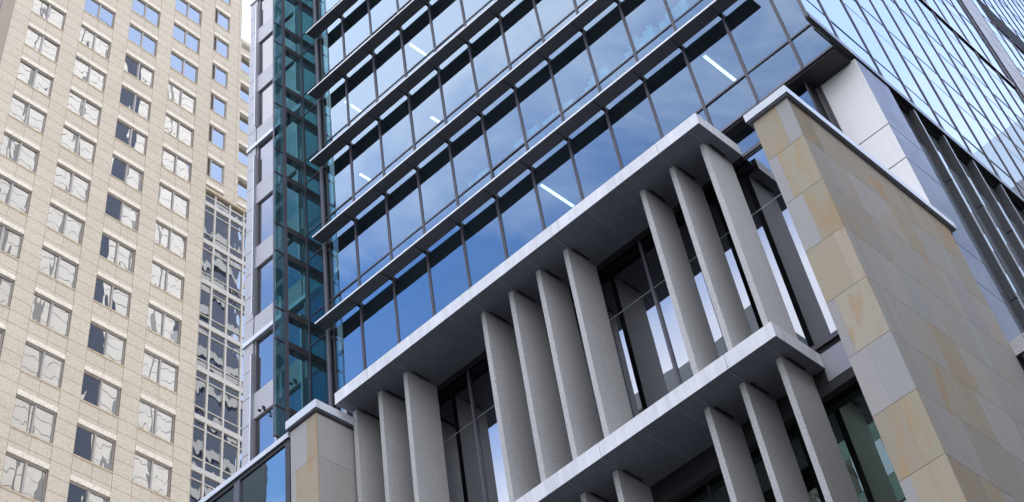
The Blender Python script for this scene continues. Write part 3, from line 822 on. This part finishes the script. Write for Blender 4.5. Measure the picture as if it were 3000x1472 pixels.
# ------------------------------------------------------------------ light
sun_dir = Vector((-.45, .55, .70)).normalized()
el = math.asin(sun_dir.z); az = math.atan2(sun_dir.x, sun_dir.y)
w = bpy.data.worlds.new('World'); S.world = w; w.use_nodes = True
nt = w.node_tree; nt.nodes.clear()
out = nt.nodes.new('ShaderNodeOutputWorld'); bg = nt.nodes.new('ShaderNodeBackground')
sky = nt.nodes.new('ShaderNodeTexSky'); sky.sky_type = 'NISHITA'; sky.sun_disc = False
sky.sun_elevation = el; sky.sun_rotation = az; sky.air_density = 1.0; sky.dust_density = .6; sky.ozone_density = 1.5
co = nt.nodes.new('ShaderNodeTexCoord').outputs['Generated']
s3 = nt.nodes.new('ShaderNodeSeparateXYZ'); nt.links.new(co, s3.inputs[0])
n1 = noise(nt, scaled(nt, co, (1, 1, 1.9)), 1.7, 8, .58, .4)
lt = mth(nt, 'MULTIPLY_ADD', s3.outputs[0], -.35, s3.outputs[2])
lt = mth(nt, 'MULTIPLY_ADD', mth(nt, 'SUBTRACT', noise(nt, co, 5, 5), .5), .10, lt)
low = mth(nt, 'MULTIPLY', ramp(nt, lt, .785, .735, 0, .95), ramp(nt, s3.outputs[1], .3, .05))   # cloud bank to the south
hz = mth(nt, 'MULTIPLY_ADD', mth(nt, 'SUBTRACT', noise(nt, scaled(nt, co, (1, 1, 1.4)), 5, 7, .62, .6), .5), .28, mth(nt, 'MULTIPLY_ADD', s3.outputs[0], -.15, s3.outputs[2]))
west = mth(nt, 'MULTIPLY', ramp(nt, hz, .735, .835, 0, 1), ramp(nt, s3.outputs[1], .1, -.2))   # broken high cloud
north = mth(nt, 'MULTIPLY', ramp(nt, s3.outputs[1], .62, .80, 0, .45), ramp(nt, s3.outputs[0], -.1, .1))
n2 = noise(nt, scaled(nt, co, (1, 1, 1.6)), 4.5, 7, .62, .6)
nn = mth(nt, 'ADD', mth(nt, 'MULTIPLY', n1, .7), mth(nt, 'MULTIPLY', n2, .3))
cf = mth(nt, 'ADD', mth(nt, 'MULTIPLY', ramp(nt, nn, .46, .72, 0, .75), ramp(nt, s3.outputs[1], -.2, .2, .25, 1)), mth(nt, 'ADD', low, mth(nt, 'ADD', west, north)), clamp=True)
blue = mixc(nt, 1.0, sky.outputs[0], (.66, .85, 1.0), 'MULTIPLY')
blue = mixc(nt, ramp(nt, s3.outputs[1], .0, .3), blue, sky.outputs[0])
cf = mth(nt, 'MAXIMUM', cf, ramp(nt, s3.outputs[1], .15, .35, 0, .16))
col = mixc(nt, cf, blue, (3.5, 3.65, 4.05))
nt.links.new(col, bg.inputs['Color']); bg.inputs['Strength'].default_value = .15
nt.links.new(bg.outputs[0], out.inputs['Surface'])
sl = bpy.data.lights.new('sun', 'SUN'); sl.energy = 1.65; sl.angle = math.radians(.5); sl.color = (1, .965, .90)
so = bpy.data.objects.new('sun', sl); C.objects.link(so)
so.rotation_euler = (-sun_dir).to_track_quat('-Z', 'Y').to_euler()

# ------------------------------------------------------------------ camera
cam = bpy.data.cameras.new('camera'); co_ = bpy.data.objects.new('camera', cam); C.objects.link(co_)
rx, ry, rz = R0[0], -Vector(R0[1]), -Vector(R0[2])
m = Matrix((rx, ry, rz)).transposed().to_4x4(); m.translation = (0, 0, EYE)
co_.matrix_world = m
cam.sensor_width = 36; cam.lens = 36 * 4169.1 / 3000; cam.shift_y = -985.48 / 3000
cam.clip_end = 2000; cam.clip_start = .1
S.camera = co_
S.view_settings.view_transform = 'Standard'; S.view_settings.look = 'None'
S.view_settings.exposure = 2.2; S.view_settings.gamma = 1.0
S.cycles.max_bounces = 10; S.cycles.transparent_max_bounces = 16; S.cycles.glossy_bounces = 6
S.cycles.caustics_reflective = False; S.cycles.caustics_refractive = False
S.cycles.use_denoising = True
